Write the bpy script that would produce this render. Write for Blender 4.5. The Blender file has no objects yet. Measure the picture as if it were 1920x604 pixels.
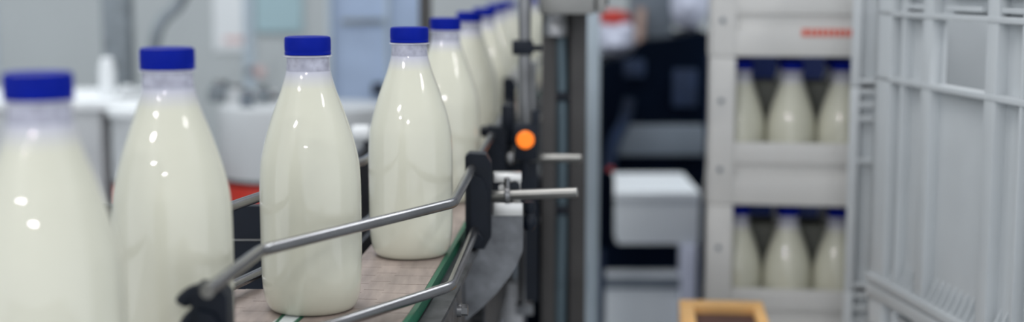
import bpy, bmesh, math, random
from mathutils import Vector, Matrix
random.seed(7)
SC = bpy.context.scene
COL = SC.collection
PI = math.pi

# ------------------------------------------------------------------ camera
BELT = 0.95                      # height of the conveyor surface
EYE = Vector((0.0, 0.0, BELT + 0.272))
F = 2600.0                       # focal length in pixels of the 1920 wide frame
TH = math.atan(338.0 / F)        # slight downward tilt
cam = bpy.data.cameras.new('camera')
cam.sensor_width = 36.0
cam.lens = 36.0 * F / 1920.0
cam.clip_start = 0.02
cam.dof.use_dof = True
cam.dof.focus_distance = 1.23
cam.dof.aperture_fstop = 2.7
camo = bpy.data.objects.new('camera', cam)
camo.location = EYE
camo.rotation_euler = (PI / 2 - TH, 0, 0)
COL.objects.link(camo)
SC.camera = camo

# ------------------------------------------------------------------ light
SC.view_settings.view_transform = 'Standard'
SC.view_settings.look = 'None'
SC.view_settings.gamma = 1.0
SC.view_settings.exposure = 0.44
try: SC.view_settings.use_curve_mapping = False
except Exception: pass
world = bpy.data.worlds.new('world'); SC.world = world
world.use_nodes = True
bg = world.node_tree.nodes['Background']
bg.inputs[0].default_value = (0.86, 0.91, 0.98, 1)
wn = world.node_tree                      # ambient shaped for more frontal light: bright round the horizon, dimmer overhead
_tc = wn.nodes.new('ShaderNodeTexCoord'); _sp = wn.nodes.new('ShaderNodeSeparateXYZ'); _mr = wn.nodes.new('ShaderNodeMapRange')
wn.links.new(_tc.outputs['Generated'], _sp.inputs[0]); wn.links.new(_sp.outputs['Z'], _mr.inputs[0])
_mr.inputs['From Min'].default_value = 0.0; _mr.inputs['From Max'].default_value = 0.85
_mr.inputs['To Min'].default_value = 1.15; _mr.inputs['To Max'].default_value = 0.22
wn.links.new(_mr.outputs[0], bg.inputs[1])

def area(name, loc, target, sx, sy, power, col=(1, 1, 1)):
    l = bpy.data.lights.new(name, 'AREA'); l.shape = 'RECTANGLE'
    l.size = sx; l.size_y = sy; l.energy = power; l.color = col
    o = bpy.data.objects.new(name, l); COL.objects.link(o)
    o.location = loc
    o.rotation_euler = (Vector(target) - Vector(loc)).to_track_quat('-Z', 'Y').to_euler()
    return o
area('rack_fill_lamp', (-2.3, -1.9, 3.1), (-2.3, -1.9, 0), 0.55, 0.11, 31)
area('rack_fill_lamp', (-0.3, -3.9, 3.1), (-0.3, -3.9, 0), 0.55, 0.11, 37)
area('rack_fill_lamp', (-2.2, -2.9, 3.1), (-2.2, -2.9, 0), 0.45, 0.09, 20)
area('rack_fill_lamp', (2.9, 0.2, 3.1), (2.9, 0.2, 0), 0.12, 1.0, 20)
area('rack_fill_lamp', (1.3, 0.5, 3.1), (1.3, 0.5, 0), 0.12, 0.9, 9)  # added fill light that brightens the bottle rack and right-hand crates
area('rack_fill_lamp', (-0.5, 1.3, 3.1), (-0.5, 1.3, 0), 0.7, 1.3, 13)
area('rack_fill_lamp', (-1.6, 3.2, 3.1), (-1.6, 3.2, 0), 1.4, 0.8, 34, (0.93, 0.97, 1))
area('rack_fill_lamp', (1.4, 3.4, 3.1), (1.4, 3.4, 0), 1.4, 0.4, 18, (0.93, 0.97, 1))

# ------------------------------------------------------------------ helpers
def ray(px, py):
    u = (px - 960.0) / F; v = (py - 302.0) / F
    return Vector((u, math.cos(TH) - v * math.sin(TH), -(math.sin(TH) + v * math.cos(TH))))
def W(px, py, Y):
    r = ray(px, py); return EYE + r * (Y / r.y)
def G(px, py, z):
    r = ray(px, py); return EYE + r * ((z - EYE.z) / r.z)

MATS = {}
def mat(name, col, rough=0.5, metal=0.0, var=0.08, scale=8.0, bump=0.0, spec=0.5, trans=0.0, coat=0.0,
        sss=0.0, aniso=None, emit=0.0, alpha=1.0, ior=1.45):
    if name in MATS: return MATS[name]
    m = bpy.data.materials.new(name); m.use_nodes = True
    nt = m.node_tree; b = nt.nodes['Principled BSDF']
    tc = nt.nodes.new('ShaderNodeTexCoord'); mp = nt.nodes.new('ShaderNodeMapping')
    nt.links.new(tc.outputs['Object'], mp.inputs[0])
    if aniso: mp.inputs['Scale'].default_value = aniso
    n = nt.nodes.new('ShaderNodeTexNoise'); n.inputs['Scale'].default_value = scale; n.inputs['Detail'].default_value = 5
    nt.links.new(mp.outputs[0], n.inputs['Vector'])
    r = nt.nodes.new('ShaderNodeMapRange')
    r.inputs['From Min'].default_value = 0.3; r.inputs['From Max'].default_value = 0.7
    r.inputs['To Min'].default_value = 1 - var; r.inputs['To Max'].default_value = 1 + var
    nt.links.new(n.outputs[0], r.inputs[0])
    mx = nt.nodes.new('ShaderNodeVectorMath'); mx.operation = 'SCALE'
    mx.inputs[0].default_value = col; nt.links.new(r.outputs[0], mx.inputs['Scale'])
    nt.links.new(mx.outputs[0], b.inputs['Base Color'])
    b.inputs['Roughness'].default_value = rough; b.inputs['Metallic'].default_value = metal
    b.inputs['Specular IOR Level'].default_value = spec; b.inputs['Transmission Weight'].default_value = trans
    b.inputs['Coat Weight'].default_value = coat; b.inputs['IOR'].default_value = ior
    b.inputs['Alpha'].default_value = alpha
    if sss:
        b.inputs['Subsurface Weight'].default_value = sss
        b.inputs['Subsurface Radius'].default_value = (0.02, 0.015, 0.01)
        b.inputs['Subsurface Scale'].default_value = 0.6
    if bump:
        bp = nt.nodes.new('ShaderNodeBump'); bp.inputs['Strength'].default_value = bump; bp.inputs['Distance'].default_value = 0.002
        nt.links.new(n.outputs[0], bp.inputs['Height']); nt.links.new(bp.outputs[0], b.inputs['Normal'])
    MATS[name] = m
    return m

M_milk = mat('milk_in_clear_plastic', (0.635, 0.625, 0.515), 0.32, var=0.02, scale=30, coat=0.9, spec=0.2)
def fade_to_neck(m, lo=.1835, hi=.1985, col=(.50, .50, .60, 1)):
    nt = m.node_tree; b = nt.nodes['Principled BSDF']; tc = nt.nodes.new('ShaderNodeTexCoord'); sp = nt.nodes.new('ShaderNodeSeparateXYZ')
    mr = nt.nodes.new('ShaderNodeMapRange'); mr.inputs['From Min'].default_value = lo; mr.inputs['From Max'].default_value = hi
    mx = nt.nodes.new('ShaderNodeMix'); mx.data_type = 'RGBA'
    nt.links.new(tc.outputs['Object'], sp.inputs[0]); nt.links.new(sp.outputs['Z'], mr.inputs[0]); nt.links.new(mr.outputs[0], mx.inputs[0])
    src = b.inputs['Base Color'].links[0].from_socket
    nt.links.new(src, mx.inputs[6]); mx.inputs[7].default_value = col; nt.links.new(mx.outputs[2], b.inputs['Base Color'])
fade_to_neck(M_milk)      # milk film thinning out on the clear neck above the fill line
M_neck = mat('hazy_clear_plastic', (0.56, 0.56, 0.66), 0.22, var=0.22, scale=160, bump=0.25, trans=0.35, ior=1.3)
M_ring = mat('frosted_ring', (0.78, 0.78, 0.86), 0.25, var=0.03, trans=0.3, ior=1.3)
M_cap = mat('blue_cap_plastic', (0.0005, 0.010, 0.25), 0.5, var=0.10, scale=60, spec=0.1)
M_rail = mat('brushed_rail_steel', (0.27, 0.265, 0.27), 0.27, metal=1.0, var=0.15, scale=25, bump=0.06)
M_steel = mat('worn_steel', (0.23, 0.23, 0.235), 0.38, metal=1.0, var=0.3, scale=18, bump=0.1)
M_dsteel = mat('dark_stained_steel', (0.17, 0.175, 0.185), 0.48, metal=0.85, var=0.45, scale=35, bump=0.15)
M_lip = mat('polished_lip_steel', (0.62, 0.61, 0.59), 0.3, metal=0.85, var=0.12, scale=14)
M_frame = mat('dark_side_frame_steel', (0.085, 0.088, 0.095), 0.5, metal=0.7, var=0.5, scale=40, bump=0.2)
M_bright = mat('bright_steel', (0.28, 0.275, 0.262), 0.32, metal=1.0, var=0.1, scale=12)
M_black = mat('black_nylon', (0.004, 0.007, 0.014), 0.42, var=0.2, scale=30, spec=0.28)
M_olive = mat('olive_gap_shade', (0.13, 0.133, 0.115), 0.6, var=0.15)  # olive tone stands for the shade between bottles in the crates
M_blued = mat('deep_blue_shade_cabinet', (0.004, 0.014, 0.085), 0.5, var=0.2)  # deep blue stands for the shaded inside of the crate stack
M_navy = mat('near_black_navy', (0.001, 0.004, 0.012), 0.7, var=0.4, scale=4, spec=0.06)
M_green = mat('green_wear_strip', (0.005, 0.11, 0.055), 0.4, var=0.15, scale=40)
M_belt = mat('taupe_acetal_chain', (0.31, 0.25, 0.22), 0.45, var=0.22, scale=18, aniso=(6, 1, 1), bump=0.05)
M_white_strip = mat('white_slide_strip', (0.72, 0.76, 0.76), 0.3, var=0.05)
M_taupe = mat('taupe_painted_post', (0.062, 0.059, 0.058), 0.55, metal=0.3, var=0.15, scale=12)
M_hose = mat('blue_grey_hose', (0.085, 0.125, 0.15), 0.45, var=0.1)
M_orange = mat('orange_lens', (1.0, 0.20, 0.01), 0.35, var=0.03)
M_orange.node_tree.nodes['Principled BSDF'].inputs['Emission Color'].default_value = (1.0, 0.22, 0.015, 1)
M_orange.node_tree.nodes['Principled BSDF'].inputs['Emission Strength'].default_value = 0.4   # small added emission brightens the orange lens
M_wplast = mat('white_crate_plastic', (0.52, 0.545, 0.56), 0.42, var=0.05, scale=10, bump=0.03)
M_rackp = mat('grey_white_crate_plastic', (0.66, 0.65, 0.63), 0.5, var=0.06, scale=6)
M_red = mat('red_paint', (0.50, 0.035, 0.022), 0.5, var=0.08)
M_rprint = mat('red_crate_print', (0.75, 0.12, 0.07), 0.5, var=0.05)
M_pink = mat('faded_red_print', (0.72, 0.42, 0.40), 0.6, var=0.1)
M_wall = mat('pale_grey_wall_panel', (0.435, 0.46, 0.465), 0.55, var=0.05, scale=1.5)
M_floor = mat('grey_resin_floor', (0.50, 0.52, 0.53), 0.4, var=0.12, scale=6)
M_gpost = mat('mottled_grey_post', (0.19, 0.215, 0.235), 0.5, var=0.25, scale=30)
M_guard = mat('off_white_guard', (0.47, 0.485, 0.495), 0.4, var=0.04)
M_blueg = mat('pale_blue_guard', (0.35, 0.44, 0.60), 0.35, var=0.15, scale=5)
M_teal = mat('pale_teal_board', (0.36, 0.50, 0.54), 0.5, var=0.04)
M_paper = mat('white_paper', (0.74, 0.76, 0.77), 0.6, var=0.03)
M_alu = mat('pale_anodised_frame', (0.42, 0.49, 0.55), 0.5, var=0.06)
M_wood = mat('amber_wood', (0.80, 0.46, 0.17), 0.55, var=0.25, scale=6, aniso=(1, 1, 6))
M_brown = mat('dark_brown_contents', (0.075, 0.03, 0.022), 0.7, var=0.3)
M_cloth = mat('pale_lavender_film', (0.66, 0.69, 0.82), 0.5, var=0.08, scale=5)
M_tan = mat('tan_card', (0.42, 0.30, 0.25), 0.6, var=0.1)
M_greyp = mat('mid_grey_panel', (0.17, 0.20, 0.235), 0.5, var=0.2, scale=4)
M_bin = mat('light_grey_bin', (0.80, 0.84, 0.87), 0.5, var=0.05, scale=3)
M_bluedk = mat('deep_blue_fabric', (0.012, 0.026, 0.065), 0.7, var=0.5, scale=9)

class MB:
    def __init__(s): s.bm = bmesh.new()
    def _add(s, verts, faces):
        vs = [s.bm.verts.new(v) for v in verts]
        for f in faces:
            try: s.bm.faces.new([vs[i] for i in f])
            except ValueError: pass
        return vs
    def box(s, c, size, rz=0.0, bevel=0.0, rot=None):
        x, y, z = [a / 2 for a in size]
        R = rot if rot is not None else Matrix.Rotation(rz, 3, 'Z')
        vs = [Vector(c) + R @ Vector((sx * x, sy * y, sz * z)) for sz in (-1, 1) for sx, sy in ((-1, -1), (1, -1), (1, 1), (-1, 1))]
        bv = s._add(vs, [(3, 2, 1, 0), (4, 5, 6, 7), (0, 1, 5, 4), (1, 2, 6, 5), (2, 3, 7, 6), (3, 0, 4, 7)])
        if bevel > 0:
            es = list({e for v in bv for e in v.link_edges})
            bmesh.ops.bevel(s.bm, geom=es, offset=bevel, segments=2, affect='EDGES', profile=0.6)
        return s
    def bb(s, a, b, bevel=0.0):
        a = Vector(a); b = Vector(b)
        return s.box((a + b) / 2, [abs(q) for q in (b - a)], 0, bevel)
    def tube(s, pts, r, n=16, cap=True):
        pts = [Vector(p) for p in pts]
        rings = []; up = None
        for i, p in enumerate(pts):
            t = (pts[min(i + 1, len(pts) - 1)] - pts[max(i - 1, 0)]).normalized()
            if up is None:
                up = Vector((0, 0, 1)) if abs(t.z) < 0.9 else Vector((1, 0, 0))
            a = (up - t * up.dot(t)).normalized(); up = a; b = t.cross(a)
            rr = r[i] if isinstance(r, (list, tuple)) else r
            rings.append([s.bm.verts.new(p + (a * math.cos(k * 2 * PI / n) + b * math.sin(k * 2 * PI / n)) * rr) for k in range(n)])
        for q in range(len(rings) - 1):
            for k in range(n):
                s.bm.faces.new([rings[q][k], rings[q][(k + 1) % n], rings[q + 1][(k + 1) % n], rings[q + 1][k]])
        if cap:
            s.bm.faces.new(list(reversed(rings[0]))); s.bm.faces.new(rings[-1])
        return s
    def cyl(s, a, b, r, n=24, bev=0.0):
        a = Vector(a); b = Vector(b)
        if bev > 0:
            d = (b - a).normalized() * bev
            return s.tube([a, a + d, b - d, b], [r - bev, r, r, r - bev], n)
        return s.tube([a, b], r, n)
    def lathe(s, prof, c=(0, 0, 0), n=48, rib=None):
        c = Vector(c); rings = []
        for r, z in prof:
            ring = []
            for k in range(n):
                rr = r
                if rib and rib[0] <= z <= rib[1]: rr = r - (rib[2] if k % 2 else 0)
                ring.append(s.bm.verts.new(c + Vector((rr * math.cos(2 * PI * k / n), rr * math.sin(2 * PI * k / n), z))))
            rings.append(ring)
        for q in range(len(rings) - 1):
            for k in range(n):
                s.bm.faces.new([rings[q][k], rings[q][(k + 1) % n], rings[q + 1][(k + 1) % n], rings[q + 1][k]])
        s.bm.faces.new(list(reversed(rings[0]))); s.bm.faces.new(rings[-1])
        return s
    def prism(s, outline, frame, thick):
        """outline: (u, v) pairs; frame: origin, U, V; extruded by thick along U x V"""
        o, U, V = [Vector(q) for q in frame]; N = U.cross(V).normalized() * thick
        n = len(outline)
        a = [o + U * u + V * v for u, v in outline]
        vs = a + [p + N for p in a]
        s._add(vs, [tuple(reversed(range(n))), tuple(range(n, 2 * n))] + [(i, (i + 1) % n, n + (i + 1) % n, n + i) for i in range(n)])
        return s
    def build(s, name, m, parent=None, smooth=True, loc=None):
        bmesh.ops.recalc_face_normals(s.bm, faces=s.bm.faces[:])
        me = bpy.data.meshes.new(name); s.bm.to_mesh(me); s.bm.free()
        me.materials.append(m)
        if smooth:
            me.polygons.foreach_set('use_smooth', [True] * len(me.polygons))
            me.set_sharp_from_angle(angle=math.radians(35))
        o = bpy.data.objects.new(name, me); COL.objects.link(o)
        if parent is not None:
            o.parent = parent
            o.location = -Vector(parent.location) if loc is None else loc   # meshes are in world coordinates
        return o

def tag(o, label, cat=None, group=None, kind=None):
    if label: o['label'] = label
    if cat: o['category'] = cat
    if group: o['group'] = group
    if kind: o['kind'] = kind
    return o
def thing(name, label, cat, loc=(0, 0, 0), group=None):
    o = bpy.data.objects.new(name, None); COL.objects.link(o); o.location = loc
    o.empty_display_size = 0.05
    return tag(o, label, cat, group)
def struct(name, mb, m, **k):
    o = mb.build(name, m, **k); o['kind'] = 'structure'; return o
def copy_tree(o, parent=None):
    c = o.copy(); COL.objects.link(c)
    if parent is not None: c.parent = parent
    for ch in list(o.children): copy_tree(ch, c)
    return c
def bend(pts, rad=0.012, n=5):
    """round the inner corners of a polyline"""
    pts = [Vector(p) for p in pts]; out = [pts[0]]
    for i in range(1, len(pts) - 1):
        a = (pts[i - 1] - pts[i]); b = (pts[i + 1] - pts[i])
        d = min(rad, a.length * .4, b.length * .4)
        p0 = pts[i] + a.normalized() * d; p2 = pts[i] + b.normalized() * d
        for k in range(n + 1):
            t = k / n; out.append(p0 * (1 - t) ** 2 + pts[i] * 2 * t * (1 - t) + p2 * t * t)
    out.append(pts[-1]); return out
def spline(pts, n=10):
    pts = [Vector(p) for p in pts]; out = []
    P = [pts[0] * 2 - pts[1]] + pts + [pts[-1] * 2 - pts[-2]]
    for i in range(1, len(P) - 2):
        for k in range(n):
            t = k / n
            out.append(0.5 * ((2 * P[i]) + (P[i + 1] - P[i - 1]) * t + (2 * P[i - 1] - 5 * P[i] + 4 * P[i + 1] - P[i + 2]) * t * t
                              + (3 * P[i] - P[i - 1] - 3 * P[i + 1] + P[i + 2]) * t ** 3))
    out.append(pts[-1]); return out

# ------------------------------------------------------------------ room
struct('floor', MB().bb((-4, -5, -0.05), (4, 5.6, 0)), M_floor)
struct('wall_back', MB().bb((-4, 5.4, 0), (4, 5.5, 3.4)), M_wall)
struct('wall_left', MB().bb((-3.1, 0.5, 0), (-3.0, 5.4, 3.4)), M_wall)
struct('wall_right', MB().bb((3.4, 0.5, 0), (3.5, 5.4, 3.4)), M_wall)
tr = MB()
for x in (-2.02, -1.02, 1.4, 2.6): tr.bb((x - 0.02, 5.385, 0), (x + 0.02, 5.4, 3.4))
struct('trim_1', tr, M_alu)
struct('baseboard_back', MB().bb((-4, 5.38, 0), (4, 5.4, 0.12)), M_greyp)

# ------------------------------------------------------------------ conveyor
Z = BELT
R_C = spline([(-0.150, .98, 0), (-0.128, 1.105, 0), (-0.109, 1.352, 0), (-0.090, 1.65, 0), (-0.066, 2.06, 0), (-0.050, 2.35, 0),
              (-0.030, 2.82, 0), (-0.006, 3.2, 0), (.040, 3.66, 0), (.085, 4.1, 0), (.13, 4.45, 0)], 12)
L_C = spline([(-0.280, .48, -.009), (-0.2555, .765, -.005), (-0.241, .965, -.0012), (-0.231, 1.107, 0), (-0.2235, 1.222, 0)], 12)
def arclen(pts):
    L = [0]
    for a, b in zip(pts, pts[1:]): L.append(L[-1] + (b - a).length)
    return L
def frame_at(pts, L, s):
    s = max(0, min(L[-1], s)); i = 0
    while i < len(L) - 2 and L[i + 1] < s: i += 1
    t = (s - L[i]) / max(1e-9, L[i + 1] - L[i])
    a = pts[max(i - 1, 0)]; b = pts[min(i + 2, len(pts) - 1)]
    return pts[i].lerp(pts[i + 1], t), (b - a).normalized()
def ribbon(mb, pts, o0, o1, z0, z1, s0=0.0, s1=None, step=0.04):
    """solid strip between two sideways offsets along a path"""
    L = arclen(pts); s1 = L[-1] if s1 is None else s1
    n = max(1, int((s1 - s0) / step)); rows = []
    for k in range(n + 1):
        p, t = frame_at(pts, L, s0 + (s1 - s0) * k / n); nrm = Vector((t.y, -t.x, 0))
        rows.append([mb.bm.verts.new((p.x + nrm.x * o, p.y + nrm.y * o, z)) for o, z in ((o0, z0 + p.z), (o1, z0 + p.z), (o1, z1 + p.z), (o0, z1 + p.z))])
    for a, b in zip(rows, rows[1:]):
        for q in range(4): mb.bm.faces.new([a[q], a[(q + 1) % 4], b[(q + 1) % 4], b[q]])
    mb.bm.faces.new(rows[0]); mb.bm.faces.new(list(reversed(rows[-1])))
def chain(pts, pitch=0.036, half=0.0412):
    mb = MB(); L = arclen(pts); g = 0.00045
    ribbon(mb, pts, -half + .002, half - .002, Z - .008, Z - .0035)
    s = 0.0
    while s + pitch + .012 < L[-1]:
        for o0, o1, ds in ((-half, -half * .30, 0.0), (-half * .30, half * .14, .011), (half * .14, half, 0.0)):
            quads = []
            for zz in (Z - .004, Z):
                for so, of in ((s + ds + g, o0), (s + ds + g, o1), (s + ds + pitch - g, o1), (s + ds + pitch - g, o0)):
                    p, t = frame_at(pts, L, so)
                    quads.append((p.x + t.y * of, p.y - t.x * of, zz + p.z))
            mb._add(quads, [(3, 2, 1, 0), (4, 5, 6, 7), (0, 1, 5, 4), (1, 2, 6, 5), (2, 3, 7, 6), (3, 0, 4, 7)])
        s += pitch
    return mb
conv = thing('conveyor', 'bottle conveyor with taupe chain plates, green edge strips and a stained steel side frame', 'conveyor', (-0.12, 1.2, 0))
c1 = chain(R_C).build('chain', M_belt, conv, smooth=False)
c2 = chain(L_C).build('chain', M_belt, conv, smooth=False)
mb = MB(); ribbon(mb, R_C, .0420, .0464, Z - .01, Z + .0008); mb.build('edge_strip', M_green, conv)
mb = MB(); ribbon(mb, R_C, -.0445, -.0418, Z - .01, Z + .0005, 0, .32); mb.build('edge_strip', M_green, conv)
mb = MB(); ribbon(mb, L_C, .0418, .0448, Z - .01, Z + .0005, .35); mb.build('edge_strip', M_green, conv)
mb = MB(); ribbon(mb, R_C, -.0610, -.0446, Z - .008, Z + .0002, .0, .36); tag(mb.build('slide_strip', M_white_strip, conv), 'white slide strip between the two chains')
# side frame of the right lane: rounded top flange, side plate, lower fold
mb = MB()
ribbon(mb, R_C, .048, .066, Z - .016, Z - .010); ribbon(mb, R_C, .064, .067, Z - .17, Z - .012, 0, .30); ribbon(mb, R_C, .048, .051, Z - .17, Z - .012, .30, .56); ribbon(mb, R_C, .064, .067, Z - .17, Z - .012, .56)
ribbon(mb, R_C, .049, .0645, Z - .17, Z - .164)
fr = mb.build('side_frame', M_frame, conv)
Lr = arclen(R_C)
for s in (.08, .265, .75, 1.3, 1.9):
    p, t = frame_at(R_C, Lr, s); n = Vector((t.y, -t.x, 0))
    a = p + n * .067 + Vector((0, 0, Z - .026)); 
    mb = MB(); mb.cyl(a - n * .001, a + n * .004, .0065, 20); mb.tube([a + n * .004, a + n * .0095], .0055, 6); mb.build('bolt', M_steel, conv)
mb = MB(); ribbon(mb, R_C, -.070, -.066, Z - .17, Z - .014, .45); mb.build('side_frame', M_frame, conv)
mb = MB(); ribbon(mb, L_C, -.055, -.046, Z - .17, Z - .012); mb.build('side_frame', M_frame, conv)
mb = MB(); ribbon(mb, R_C, -.064, .064, Z - .16, Z - .15, .1); mb.build('return_tray', M_dsteel, conv)
mb = MB(); ribbon(mb, L_C, -.044, .044, Z - .16, Z - .15); mb.build('return_tray', M_dsteel, conv)
# rounded end of the left chain with its sprocket shaft
p, t = L_C[-1], (L_C[-1] - L_C[-3]).normalized(); n = Vector((t.y, -t.x, 0))
MB().cyl(p - n * .042 + Vector((0, 0, Z - .036)) - t * .03, p + n * .042 + Vector((0, 0, Z - .036)) - t * .03, .026, 24).build('end_roller', M_black, conv)
for (x, y) in ((-.33, .62), (-.03, 1.25), (-.19, 1.95), (.0, 1.95), (-.10, 3.1), (.08, 3.1), (-.0, 4.2), (.2, 4.2), (-.19, 1.32)):
    MB().bb((x - .016, y - .016, .01), (x + .016, y + .016, Z - .155), .002).bb((x - .03, y - .03, 0), (x + .03, y + .03, .012)).build('leg', M_steel, conv)
for y, x0, x1 in ((1.95, -.19, .0), (3.1, -.10, .08), (4.2, 0, .2), (1.30, -.19, -.03), (.64, -.33, -.2)):
    MB().bb((x0, y - .012, Z - .19), (x1, y + .012, Z - .155)).build('cross_bar', M_steel, conv)

# ------------------------------------------------------------------ milk bottles
BH = .224
PROF = [(.030, .0022), (.033, .0004), (.0355, .0018), (.0378, .0055), (.0395, .0115), (.0406, .019), (.0414, .030), (.0417, .050), (.0418, .078),
        (.0417, .098), (.0413, .112), (.0404, .1225), (.0389, .1305), (.0361, .1420), (.0320, .1553), (.0274, .1685), (.0226, .1815), (.0200, .1900)]
def smooth_prof(pr, n=4):
    return [(p.x, p.y) for p in spline([(r, z, 0) for r, z in pr], n)]
BZ = 1.006
def make_bottle():
    root = thing('milk_bottle', '', 'bottle')
    pr = smooth_prof(PROF) + [(.0187, .1945), (.0181, .1975), (.010, .198)]
    MB().lathe([(.012, .0035)] + pr, n=72).build('body', M_milk, root)
    nk = MB().lathe([(.012, .1972), (.0180, .1976), (.0176, .2015), (.0173, .2093), (.012, .2095)], n=64)
    nk.build('neck', M_neck, root)
    MB().lathe([(.0150, .2087), (.0193, .2089), (.0198, .2094), (.0193, .2099), (.0150, .2100)], n=64).build('neck_ring', M_ring, root)
    cp = MB().lathe([(.0150, .2092), (.01865, .2093), (.0189, .2099), (.0189, .2115), (.01855, .2119), (.0188, .2124), (.0190, .2150), (.0189, .2215), (.0183, .2234),
                     (.0165, .2240), (.0150, .2236), (.004, .2235)], n=120, rib=(.2123, .2216, .00022))
    for v in cp.bm.verts: v.co.z += .0014
    cap = cp.build('cap', M_cap, root)
    MB().lathe([(.0184, .21045), (.01895, .2106), (.01895, .2128), (.0184, .2131)], n=80).build('tamper_band', M_cap, cap, loc=(0, 0, 0))
    return root
B0 = make_bottle(); used = [False]
def place_bottle(x, y, z, label, group, rz=0.0, s=1.0):
    o = copy_tree(B0) if used[0] else B0
    used[0] = True
    o.location = (x, y, z); o.rotation_euler = (0, 0, rz); o.scale = (1, 1, BZ); o['label'] = label; o['group'] = group
    return o
CONV_LABELS = [
    (67, .765, 'blue-capped milk bottle nearest the camera, strongly blurred and cut by the left edge'),
    (312, .968, 'second milk bottle in the row, slightly blurred, just behind the black clamp hook'),
    (576.5, 1.138, 'sharp full milk bottle with blue cap touching the front bend of the guide rail'),
    (767.5, 1.368, 'milk bottle standing at the green strip, just left of the big black rail clamp'),
    (835, 1.712, 'milk bottle half hidden behind the one beside the big black rail clamp'),
    (880, 2.06, 'blurred milk bottle, third in the line receding behind the big black rail clamp'),
    (908, 2.36, 'blurred milk bottle, fourth in the line receding behind the big black rail clamp'),
    (931, 2.80, 'small blurred milk bottle close left of the thin steel pole, fifth from the rail clamp'),
    (952, 3.20, 'small blurred milk bottle partly covered by the thin steel pole'),
    (988, 3.68, 'distant milk bottle mostly hidden behind the thin steel pole where the line curves'),
    (1007, 4.12, 'farthest milk bottle, between thin steel pole and the taupe post'),
]
for i, (px, Y, lab) in enumerate(CONV_LABELS):
    p = W(px, 60, Y)
    place_bottle(p.x, Y, Z + .0003 - (.0048 if i == 0 else .0010 if i == 1 else 0), lab, 'milk bottles riding on the conveyor', rz=i * 1.3)

# ------------------------------------------------------------------ guide rails
h_up = EYE.z - .195; h_lo = EYE.z - .261; rr = .0046
def V3(x, y, z): return Vector((x, y, z))
far = [(-.0285, 1.70), (-.013, 2.06), (.0, 2.40), (.018, 2.82), (.043, 3.2), (.092, 3.66), (.14, 4.1)]
up = [G(388, 547, h_up), G(489, 470, h_up), G(850, 381, h_up), G(886, 314, h_up)] + [V3(x, y, h_up) for x, y in far]
rail = bpy.data.objects
o = MB().tube(bend(up, .010, 6), rr, 20).build('guide_rail', M_rail)
tag(o, 'upper front steel guide rail crossing in front of the sharp milk bottle', 'rail', 'steel guide rails along the conveyor')
lo = [V3(-.188, .90, h_lo), V3(-.176, .985, h_lo), G(632, 607, h_lo), G(846, 537, h_lo), G(889, 436, h_lo)] + [V3(x, y, h_lo) for x, y in far]
o = MB().tube(bend(lo, .010, 6), rr, 20).build('guide_rail', M_rail)
tag(o, 'lower front steel guide rail bending just above the green strip', 'rail', 'steel guide rails along the conveyor')
lfar = [(-.150, 1.62), (-.127, 1.9), (-.118, 2.1), (-.106, 2.4), (-.086, 2.8), (-.062, 3.2), (-.020, 3.66), (.028, 4.1)]
ul = [V3(-.345, .80, h_up), G(455, 380, h_up), G(682, 302, h_up)] + [V3(x, y, h_up) for x, y in lfar]
o = MB().tube(bend(ul, .01, 5), rr, 20).build('guide_rail', M_rail)
tag(o, 'upper rear steel guide rail seen between the bottles', 'rail', 'steel guide rails along the conveyor')
ll = [V3(-.345, .80, h_lo), G(461, 524, h_lo), V3(-.1575, 1.5, h_lo)] + [V3(x, y, h_lo) for x, y in lfar]
o = MB().tube(bend(ll, .01, 5), rr, 20).build('guide_rail', M_rail)
tag(o, 'lower rear steel guide rail just above the chain behind the bottles', 'rail', 'steel guide rails along the conveyor')

# ------------------------------------------------------------------ clamps that hold the rails
def clamp_block(mb, cx, cy, ztop, zbot, w, d=.022):
    """tall black block with bevelled shoulders and a raised cheek"""
    h = ztop - zbot; hw = w / 2
    out = [(-hw, .006), (-hw + .005, 0), (hw - .010, 0), (hw, .012), (hw, h * .86), (hw - .006, h), (-hw + .004, h), (-hw, h - .006)]
    out = [(-hw, h * .03), (-hw * .7, 0), (hw * .45, 0), (hw, h * .13), (hw, h * .90), (hw * .62, h * .99), (-hw * .7, h), (-hw, h * .965)]
    mb.prism(out, ((cx, cy + d / 2, zbot), (1, 0, 0), (0, 0, 1)), d)
    ch = [(-hw * .6, h * .06), (hw * .3, h * .06), (hw * .8, h * .2), (hw * .8, h * .60), (hw * .3, h * .76), (-hw * .6, h * .80)]
    mb.prism(ch, ((cx, cy - d / 2, zbot), (1, 0, 0), (0, 0, 1)), .005)
# big clamp beside the fourth bottle
ct = thing('rail_clamp', 'tall black clamp at the rail bend with bright steel rod and stained bracket plate', 'clamp', (-.03, 1.46, Z - .06), 'black rail clamps')
a = W(897, 376, 1.452); zt = W(897, 286, 1.452).z; zb = W(897, 464, 1.452).z
mb = MB(); clamp_block(mb, a.x, 1.455, zt, zb, .0272, .026); blk = mb.build('clamp_block', M_black, ct)
MB().cyl((a.x - .003, 1.430, zb + .012), (a.x - .003, 1.442, zb + .012), .0085, 20, .001).build('clamp_nut', M_black, ct)
r0 = W(918, 368, 1.455); r1 = W(1083, 361, 1.435)
MB().cyl(r0 - Vector((.006, 0, 0)), r1, .0055, 24, .0006).build('rod', M_bright, ct)
e = W(951, 366, 1.452)
MB().cyl(e - Vector((.0032, 0, 0)), e + Vector((.0032, 0, 0)), .0090, 24, .001).build('rod_collar', M_steel, ct)
MB().cyl(e + Vector((0, 0, .008)), e + Vector((0, 0, .018)), .0032, 12).build('eye_bolt', M_steel, ct)
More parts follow.
